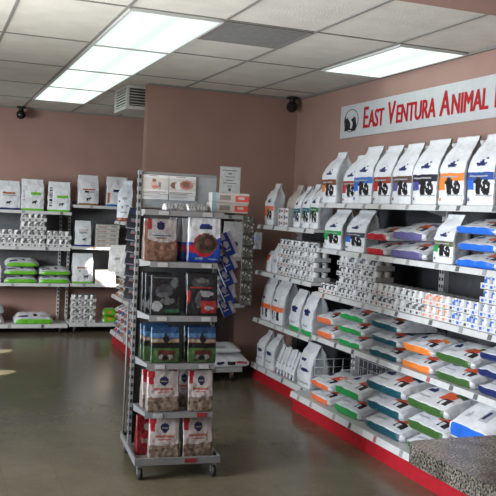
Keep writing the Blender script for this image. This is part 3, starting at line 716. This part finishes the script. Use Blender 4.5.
# second tier
brn = [(.36, .33, .32), (.14, .11, .10), (.012, .016, .06), (.30, .02, .03), (.14, .07, .045), (.24, .13, .09), (.02, .10, .18), (.18, .10, .07)]
prb = [('r', 0, 0, 1, .50, 4)] + bits(0, 0, 1, .48, 70, .06, (4, 5, 7)) + [('e', .58, .56, .42, .12, 0), ('e', .5, .83, .13, .10, 2), ('r', .12, .74, .24, 1, 3), ('r', .24, .58, .82, .63, 6), ('r', .36, .53, .7, .545, 4), ('r', 0, .1, .12, .95, 7)]
pouch('treat_pouch', .205, .255, .07, brn, prb, 'white and brown treat pouch with dark round emblem on the second rack shelf', -.14, -.165, 1.303, seed=1)
blu = [(.55, .56, .58), (.25, .27, .34), (.012, .05, .33), (.42, .02, .03), (.05, .028, .02), (.10, .055, .04), (.015, .03, .10), (.20, .30, .45)]
prd = [('r', 0, 0, 1, .16, 2), ('e', .0, .16, .55, .28, 2), ('e', 1.0, .22, .30, .34, 2), ('e', .50, .38, .34, .26, 3), ('e', .56, .42, .36, .22, 5), ('e', .60, .42, .27, .17, 4), ('e', .62, .46, .12, .08, 5), ('e', .12, .30, .12, .09, 3), ('r', .36, .75, .72, .83, 6), ('r', .4, .82, .66, .85, 2), ('r', .3, .70, .75, .715, 7), ('r', .25, .05, .45, .11, 7), ('r', .62, .05, .92, .09, 7)] + [('r', .0, .93, 1, .94, 1)]
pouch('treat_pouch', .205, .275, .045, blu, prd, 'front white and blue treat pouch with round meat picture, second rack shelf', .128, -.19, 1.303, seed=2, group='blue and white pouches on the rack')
for i in range(3):
    pouch('treat_pouch', .195, .265, .032, blu, prd, ['second', 'third', 'rearmost'][i] + ' blue and white pouch in the row, its edge showing at left', .095 - i * .032, -.136 + i * .040, 1.303, .10, group='blue and white pouches on the rack', seed=3 + i)
# third tier: black pouches
dkp = [(.016, .016, .018), (.02, .02, .022), (.09, .095, .10), (.03, .12, .05), (.30, .31, .32), (.05, .05, .055), (.30, .025, .02), (.12, .12, .125)]
prg = [('e', .45, .60, .30, .16, 5), ('e', .4, .5, .2, .06, 2), ('e', .55, .35, .25, .08, 7), ('e', .2, .22, .17, .13, 4), ('r', .5, .05, .95, .16, 3), ('e', .8, .8, .14, .12, 2), ('r', .06, .92, .92, .95, 2)]
prr = [('e', .45, .78, .3, .12, 5), ('e', .5, .82, .2, .05, 7), ('r', .1, .64, .85, .69, 6), ('e', .6, .52, .28, .07, 4), ('e', .38, .36, .10, .20, 2), ('r', .45, .06, .95, .34, 6), ('r', 0, .3, .12, .6, 6), ('e', .72, .18, .16, .05, 4)]
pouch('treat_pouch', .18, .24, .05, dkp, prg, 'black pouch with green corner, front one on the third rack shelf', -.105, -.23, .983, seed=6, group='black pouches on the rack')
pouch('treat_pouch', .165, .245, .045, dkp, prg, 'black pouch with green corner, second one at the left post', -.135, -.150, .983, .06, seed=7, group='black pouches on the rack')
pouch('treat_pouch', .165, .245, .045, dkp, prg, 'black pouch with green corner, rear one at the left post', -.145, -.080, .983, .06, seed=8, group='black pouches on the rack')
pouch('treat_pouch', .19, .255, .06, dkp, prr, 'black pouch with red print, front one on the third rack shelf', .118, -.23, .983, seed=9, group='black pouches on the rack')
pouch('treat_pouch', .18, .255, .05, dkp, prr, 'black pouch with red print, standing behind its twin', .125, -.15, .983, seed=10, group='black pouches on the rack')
# fourth tier: landscape pouches
lan = [(.035, .10, .24), (.03, .04, .03), (.42, .22, .10), (.10, .085, .06), (.012, .012, .012), (.08, .17, .05), (.13, .03, .02), (.42, .40, .36), (.03, .035, .06), (.12, .28, .52)]
prl = [('r', 0, .80, 1, 1, 0), ('r', 0, .70, 1, .82, 9), ('r', 0, .55, 1, .68, 2), ('r', 0, .60, 1, .64, 7), ('r', 0, .42, 1, .56, 4), ('e', .52, .66, .12, .10, 4), ('r', .46, .7, .52, .82, 4), ('r', 0, 0, 1, .42, 5), ('r', .22, .06, .84, .34, 3), ('r', .22, .25, .84, .36, 6), ('e', .35, .17, .09, .06, 7), ('e', .68, .17, .09, .07, 7), ('e', .5, .15, .1, .07, 4), ('r', .3, .46, .75, .48, 7)]
for x, y, rz, lab in ((-.095, -.235, 0, 'front pouch with sunset landscape, left of two on the fourth rack shelf'), (-.13, -.160, .06, 'landscape pouch standing behind the left front one'), (-.138, -.085, .05, 'rear landscape pouch at the left rack post'),
                      (.130, -.235, 0, 'front pouch with sunset landscape, right of two on the fourth rack shelf'), (.120, -.16, .1, 'landscape pouch standing behind the right front one')):
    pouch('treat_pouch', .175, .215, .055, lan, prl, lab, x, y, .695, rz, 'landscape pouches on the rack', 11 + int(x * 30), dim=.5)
# fifth tier and tray: white pouches with red corner
whp = [(.50, .44, .42), (.30, .25, .23), (.012, .02, .07), (.42, .02, .03), (.10, .07, .05), (.30, .24, .18), (.40, .14, .11), (.22, .16, .12)]
prw = [('r', 0, 0, 1, .36, 7)] + bits(0, 0, 1, .36, 46, .065, (4, 5, 7, 7)) + [('r', 0, .84, .22, 1, 3), ('r', .05, .68, .18, .84, 3), ('e', .52, .76, .14, .11, 2), ('r', .44, .75, .60, .77, 5), ('r', .2, .54, .82, .59, 6), ('r', .32, .48, .72, .50, 6)]
def wp(w, h, lab, x, y, z, rz=0, s=0): pouch('treat_pouch', w, h, .075, whp, prw, lab, x, y, z, rz, 'white pouches with a red corner on the rack', s)
wp(.195, .24, 'wide white pouch with red corner, front left on the fifth rack shelf', -.095, -.225, .399, 0, 1)
wp(.17, .235, 'white pouch with red corner behind the front left one, fifth rack shelf', -.125, -.125, .399, .08, 2)
wp(.15, .245, 'white pouch with red corner, front right on the fifth rack shelf', .134, -.235, .399, -.06, 4)
wp(.15, .23, 'white pouch half hidden behind the front right one, fifth rack shelf', .055, -.110, .399, .03, 5)
wp(.185, .25, 'white pouch with red corner standing left on the rack tray', -.078, -.235, .107, -.06, 6)
wp(.185, .255, 'white pouch with red corner standing right on the rack tray', .128, -.235, .107, .04, 7)
rdp = [(.25, .012, .018), (.16, .01, .012), (.012, .02, .07), (.4, .3, .28), (.10, .07, .05), (.3, .2, .15), (.4, .3, .28), (.3, .2, .15)]
pouch('treat_pouch', .15, .24, .07, rdp, [('e', .5, .7, .2, .1, 3), ('r', .2, .3, .8, .4, 5)], 'red pouch at the back left of the rack tray', -.155, -.11, .107, .1, None, 8)
# top of the rack: clear packets lying, posters
for i, x in enumerate((-.09, -.02, .05, .118)):
    me = lying('clr', .064, .10, .042, (.34, .34, .35), (.10, .09, .09), i % 3, [('r', .1, .1, .9, .6, 2)] + [('e', .2 + .15 * k, .3 + .12 * (k % 2), .06, .05, 4) for k in range(5)])
    tag(on_rack(link('treat_packet', me), x, -.13 + .008 * (i % 2), 1.613, .04 * (-1) ** i), 'small clear packet on the rack top, %s from the left' % ['first', 'second', 'third', 'fourth'][i], 'packet', 'clear packets on the rack top')
def poster(x, w, lab, pr, cols):
    ms = [mat('poster_paper', c, .5, 0, .02) for c in cols]
    o = on_rack(link('poster', printed_box(w, .002, .118, ms, pr, 40, 30)), x, -.0125, 1.708)
    tag(o, lab, 'poster')
grs = [('r', .0, .88, 1, 1, 7), ('r', .25, .92, .6, .96, 3), ('r', 0, .22, 1, .88, 4), ('r', .02, .10, .9, .13, 3), ('r', .02, .04, .7, .07, 3)]
pc = [(.58, .58, .57), (.5, .5, .5), (.42, .16, .14), (.14, .14, .15), (.47, .46, .43), (.20, .10, .06), (.36, .32, .28), (.56, .57, .56), (.48, .35, .30)]
poster(-.155, .165, 'poster card with two small figures on the rack header, left', grs + [('e', .45, .50, .12, .26, 8), ('e', .45, .72, .07, .09, 5), ('e', .66, .46, .07, .24, 6), ('r', .62, .36, .70, .6, 3), ('e', .50, .38, .12, .1, 2)], pc)
poster(.017, .172, 'poster card with a brown puppy face on the rack header, right', grs + [('e', .20, .50, .14, .18, 5), ('e', .34, .48, .12, .22, 0), ('e', .65, .55, .26, .24, 2), ('e', .62, .58, .14, .15, 5), ('e', .72, .5, .05, .06, 3), ('r', .82, .6, .98, .7, 6)], pc)
for x, nm in ((-.155, 'left'), (.017, 'right')):
    o = on_rack(link('info_strip', printed_box(.165, .002, .030, [mat('poster_paper', (.56, .57, .57), .5), mat('poster_paper', (.5, .5, .5), .5), mat('poster_paper', (.25, .25, .26), .5)], [('r', .03, .62, .7, .72, 2), ('r', .03, .35, .6, .45, 2)], 30, 12)), x, -.0125, 1.675)
    tag(o, 'white text strip under the %s poster on the rack header' % nm, 'sign')

# hanging clip strips and packets
def hang(x, y, z0, z1, n, w, h, cols, prs, lab, group, rz, lean, name='hanging_packet', striplab='', world=False, tilt=-.28, pspec=.2):
    s = MB().box((-.008, -.001, 0), (.008, .001, z0 - z1 + .03), mat('clear_strip', (.4, .4, .41), .3)).obj('hanging_strip')
    P = (lambda a, b, c: Vector((a, b, c))) if world else (lambda a, b, c: R3 @ Vector((a, b, c)))
    base = 0 if world else RZ_
    s.location = P(x, y, z1); s.rotation_euler = (0, 0, base + rz); tag(s, striplab, 'hanger')
    for k in range(n):
        me = standing_bag(w, h, .015, [mat('packet_film', c, .5, 0, .05, 9, .6, 30, pspec) for c in cols], prs, prof='pouch', seed=k + n, nx=14, nz=18, crum=.0025)
        o = link(name, me)
        zz = z0 - (z0 - z1) * (k + .95) / n
        q = h * math.sin(-tilt) + .012; off = Vector((-q * math.cos(base + rz + PI / 2), -q * math.sin(base + rz + PI / 2), 0))
        o.location = P(x, y, zz) + off; o.rotation_euler = (tilt, lean, base + rz + random.uniform(-.05, .05))
        tag(o, '%s %s' % (['topmost', 'second', 'third', 'fourth', 'fifth', 'sixth', 'seventh'][k], lab), 'packet', group)
dkc = [(.005, .006, .009), (.006, .006, .008), (.005, .008, .03), (.07, .07, .08), (.25, .03, .03), (.07, .07, .09)]
hang(-.232, .160, 1.55, 1.02, 7, .12, .14, dkc, [('r', .1, .75, .9, .95, 2), ('e', .35, .42, .16, .10, 3), ('r', .3, .33, .45, .4, 4), ('r', 0, 0, 1, .05, 5), ('r', .6, .5, .8, .7, 5)], 'dark packet from the top hanging beside the left rack post', 'dark packets on the left clip strip', -.4, .1, striplab='clear hanging strip holding dark packets at the left rack post')
blc = [(.012, .05, .30), (.45, .46, .48), (.012, .04, .25), (.45, .46, .50), (.2, .2, .22), (.03, .10, .40)]
hang(.330, -.02, 1.44, .96, 5, .092, .15, blc, [('r', .7, 0, 1, 1, 3), ('r', 0, .75, .4, 1, 3), ('e', .3, .5, .2, .15, 3), ('r', .1, .2, .5, .26, 3)], 'blue and white packet from the top hanging beside the right rack post', 'blue packets on the right clip strip', .35, -.35, striplab='clear hanging strip holding blue packets at the right rack post')
flc = [(.10, .095, .08), (.2, .19, .17), (.05, .045, .035), (.42, .41, .38), (.03, .025, .02), (.16, .13, .09)]
hang(1.745, 2.42, 1.53, .74, 7, .115, .17, flc, bits(0, 0, 1, 1, 60, .07, (2, 3, 4, 5, 2, 4)), 'shiny foil packet from the top on the strip by the corner unit', 'foil packets on the far clip strip', 0, .05, striplab='hanging strip of foil packets at the end of the partition shelf', world=True, pspec=.6)
# bright pouch hung from the corner unit
me = standing_bag(.125, .165, .03, [film((.62, .64, .72), 'pouch_film', .12), film((.5, .5, .55), 'pouch_film'), film((.45, .5, .75), 'pouch_film', .15), film(NAVY), film(BLACK)], [('e', .5, .65, .3, .15, 2), ('r', .2, .2, .8, .24, 2)], prof='pouch', seed=5, nx=14, nz=18)
o = link('treat_pouch', me, None, (1.865, 2.49, 1.27), -.6); tag(o, 'shiny white pouch hung on the end of the corner shelf unit', 'treat pouch')
hk = MB().cyl((1.865, 2.487, 1.441), (1.915, 2.487, 1.466), .003, steel, n=6).obj('clip_hook'); tag(hk, 'small wire hook holding the shiny white pouch', 'hook')

# ------------------------------------------------------------------ stock on the partition shelf
def pt(o, x, y, z, rz=0): o.location = (x, y, z + E_); o.rotation_euler = (0, 0, rz); return o
cb = [mat('carton_face', (.36, .33, .31), .55), mat('carton_face', (.3, .28, .26), .55), mat('carton_red', (.45, .06, .04), .5), mat('carton_grey', (.18, .16, .15), .5), mat('carton_teal', (.2, .32, .36), .5)]
for lv in range(2):
    o = link('treat_carton', printed_box(.235, .12, .060, cb, [('r', .62, .1, 1, .8, 2), ('r', .22, .3, .5, .7, 3), ('r', 0, .0, .12, 1, 4), ('r', .70, .35, .88, .6, 0), ('r', 0, .82, 1, .9, 3)], 24, 8, True))
    on_rack(o, .285 + lv * .008, -.115, 1.613 + lv * .0615, .05 * (-1) ** lv)
    tag(o, '%s long carton with red end lying across the right end of the rack top' % ORD[2][lv], 'carton', 'cartons on the rack top')
o = link('notice_sign', printed_box(.216, .003, .285, [mat('notice_paper', (.80, .84, .86), .6), mat('notice_paper', (.5, .5, .5), .6), mat('notice_ink', (.10, .11, .13), .6)],
     [('r', .12, .86, .84, .885, 2), ('r', .40, .745, .58, .77, 2), ('r', .24, .635, .74, .655, 2), ('r', .32, .525, .68, .545, 2), ('r', .18, .42, .80, .44, 2), ('r', .36, .32, .60, .34, 2), ('e', .5, .20, .06, .055, 2)], 50, 50))
pt(o, 1.725, 2.8975, 1.775); tag(o, 'white paper notice with short text lines on the partition wall above the cartons', 'notice')
for i, (x, lab) in enumerate(((1.645, 'white pouch with dark logo on the partition shelf beside the blue packets'), (1.36, 'white pouch on the partition shelf partly behind the blue pouches'))):
    me = standing_bag(.19, .335, .08, std_mats((.3, .3, .3), BLUE, None, (.5, .5, .5)), [('e', .5, .35, .2, .1, 3), ('r', .3, .2, .7, .25, 7)], prof='pouch', seed=80 + i)
    tag(pt(link('treat_pouch', me), x, 2.52, 1.19 if i == 0 else 1.19), lab, 'treat pouch', 'white pouches on the partition shelf')
for i, (x, lab) in enumerate(((1.60, 'grey pouch with blue foot on the middle partition shelf, right'), (1.40, 'grey pouch with blue foot on the middle partition shelf, left'))):
    me = standing_bag(.18, .26, .08, std_mats((.02, .05, .25), BLUE, None, (.36, .36, .37)), [('r', 0, 0, 1, .25, 2), ('e', .5, .6, .3, .15, 7)], prof='pouch', seed=84 + i)
    tag(pt(link('treat_pouch', me), x, 2.54, .745), lab, 'treat pouch', 'grey pouches on the partition shelf')
me = lying('floorbag', .40, .34, .125, (.25, .25, .26), (.45, .05, .04), 1, [('e', .25, .2, .10, .06, 3), ('r', .42, .12, .62, .26, 4), ('r', .66, .16, .92, .26, 5), ('r', 0, 0, .03, 1, 1)])
tag(pt(link('dog_food_bag', me), 1.66, 2.63, .14), 'white lying bag with small red label on the lowest partition deck', 'dog food bag')
me = lying('floorbag2', .36, .30, .075, (.25, .25, .26), (.3, .3, .3), 2, [('r', .3, .3, .6, .4, 7)])
tag(pt(link('dog_food_bag', me), 1.60, 2.66, .14 + .129), 'flat grey bag lying on top of the white lying bag', 'dog food bag')

# ------------------------------------------------------------------ granite counter
def granite():
    m = bpy.data.materials.new('granite'); m.use_nodes = True
    nt = m.node_tree; N = nt.nodes; L = nt.links; b = N['Principled BSDF']
    tc = N.new('ShaderNodeTexCoord')
    n = N.new('ShaderNodeTexNoise'); n.inputs['Scale'].default_value = 150; n.inputs['Detail'].default_value = 2
    n2 = N.new('ShaderNodeTexNoise'); n2.inputs['Scale'].default_value = 14; n2.inputs['Detail'].default_value = 5
    for q in (n, n2): L.new(tc.outputs['Object'], q.inputs['Vector'])
    r = N.new('ShaderNodeValToRGB'); e = r.color_ramp.elements
    e[0].position = .34; e[0].color = (.02, .02, .018, 1); e[1].position = .60; e[1].color = (.66, .64, .59, 1)
    a = e.new(.42); a.color = (.14, .132, .115, 1); a = e.new(.50); a.color = (.36, .345, .31, 1)
    r2 = N.new('ShaderNodeValToRGB'); r2.color_ramp.elements[0].position = .35; r2.color_ramp.elements[1].position = .65
    r2.color_ramp.elements[0].color = (.45, .43, .39, 1); r2.color_ramp.elements[1].color = (1, .98, .94, 1)
    L.new(n.outputs['Fac'], r.inputs['Fac']); L.new(n2.outputs['Fac'], r2.inputs['Fac'])
    m2 = N.new('ShaderNodeMix'); m2.data_type = 'RGBA'; m2.blend_type = 'MULTIPLY'; m2.inputs[0].default_value = 1
    L.new(r.outputs['Color'], m2.inputs[6]); L.new(r2.outputs['Color'], m2.inputs[7]); L.new(m2.outputs[2], b.inputs['Base Color'])
    b.inputs['Roughness'].default_value = .16
    return m
ct = thing('service_counter', 'grey speckled granite service counter with rounded corner at bottom right', 'counter', (.205, -2.88, 0))
pts = []
R = .05
for k in range(7):
    a = PI / 2 + (PI / 2) * k / 6
    pts.append((R + R * math.cos(a), -R + R * math.sin(a)))
pts += [(0, -1.25), (1.3, -1.25), (1.3, 0)]
m = MB().prism(pts, .948, 1.0, 'z', granite()); me = m.mesh('countertop'); link('countertop', me, ct)
MB().box((.34, -1.22, .08), (1.27, -.22, .947), mat('counter_laminate', (.20, .17, .14), .5)).obj('cabinet_body', ct)
MB().box((.40, -1.20, 0), (1.25, -.28, .08), rubber).obj('toe_kick', ct)

# ------------------------------------------------------------------ light
W = bpy.data.worlds.new('daylight'); sc.world = W; W.use_nodes = True
bg = W.node_tree.nodes['Background']; bg.inputs[0].default_value = (.80, .90, 1.0, 1); bg.inputs[1].default_value = .055
def area(name, loc, tgt, sx, sy, e, col):
    l = bpy.data.lights.new(name, 'AREA'); l.shape = 'RECTANGLE'; l.size = sx; l.size_y = sy; l.energy = e; l.color = col
    o = bpy.data.objects.new(name, l); C.objects.link(o); o.location = loc
    o.rotation_euler = (Vector(tgt) - Vector(loc)).to_track_quat('-Z', 'Y').to_euler(); return o
def spot(name, loc, tgt, e, ang, blend=.15, col=(1, .96, .9)):
    l = bpy.data.lights.new(name, 'SPOT'); l.energy = e; l.spot_size = math.radians(ang); l.spot_blend = blend; l.shadow_soft_size = .01; l.color = col
    o = bpy.data.objects.new(name, l); C.objects.link(o); o.location = loc
    o.rotation_euler = (Vector(tgt) - Vector(loc)).to_track_quat('-Z', 'Y').to_euler(); return o
wd = area('window_daylight', (-3.7, -.65, 1.55), (2.2, -.8, 1.0), 1.8, 1.8, 88, (.86, .93, 1)); wd.data.spread = math.radians(80)
area('ceiling_fill_uplight', (-1.95, -1.0, .15), (-1.6, -.6, 2.8), 2.0, 3.0, 185, (1, .98, .94)).data.spread = math.radians(140)  # unseen uplight added to brighten the ceiling and give soft ambient
area('left_fill_light', (-3.7, 2.6, 1.7), (.4, 5.6, 1.0), 1.6, 1.4, 38, (.93, .97, 1)).data.spread = math.radians(70)  # added out-of-view fill that lifts the far left floor and back wall shelves
spot('sun_beam', (-3.9, 3.4, 2.2), (1.0, 5.35, .88), 9000, 5.8)
spot('sun_patch', (-3.9, 1.5, 2.4), (-.45, 3.15, 0), 5000, 3.0)
spot('sun_patch', (-3.9, 2.5, 2.6), (-.36, 4.3, 0), 5000, 2.8)

# ------------------------------------------------------------------ camera
f, yaw, pit, rol = 828.32, .370458, -.044098, .0475205
fw = Vector((math.sin(yaw) * math.cos(pit), math.cos(yaw) * math.cos(pit), math.sin(pit)))
rt = Vector((math.cos(yaw), -math.sin(yaw), 0)); up = rt.cross(fw)
r2 = math.cos(rol) * rt + math.sin(rol) * up; u2 = -math.sin(rol) * rt + math.cos(rol) * up
cd = bpy.data.cameras.new('camera'); cd.sensor_fit = 'HORIZONTAL'; cd.sensor_width = 36; cd.lens = 36 * f / 496; cd.clip_start = .05
co = bpy.data.objects.new('camera', cd); C.objects.link(co)
co.matrix_world = Matrix(((r2.x, u2.x, -fw.x, -1.068187), (r2.y, u2.y, -fw.y, -4.874557), (r2.z, u2.z, -fw.z, H - 1.17217), (0, 0, 0, 1)))
sc.camera = co
sc.view_settings.view_transform = 'Standard'; sc.view_settings.look = 'None'; sc.view_settings.exposure = 0
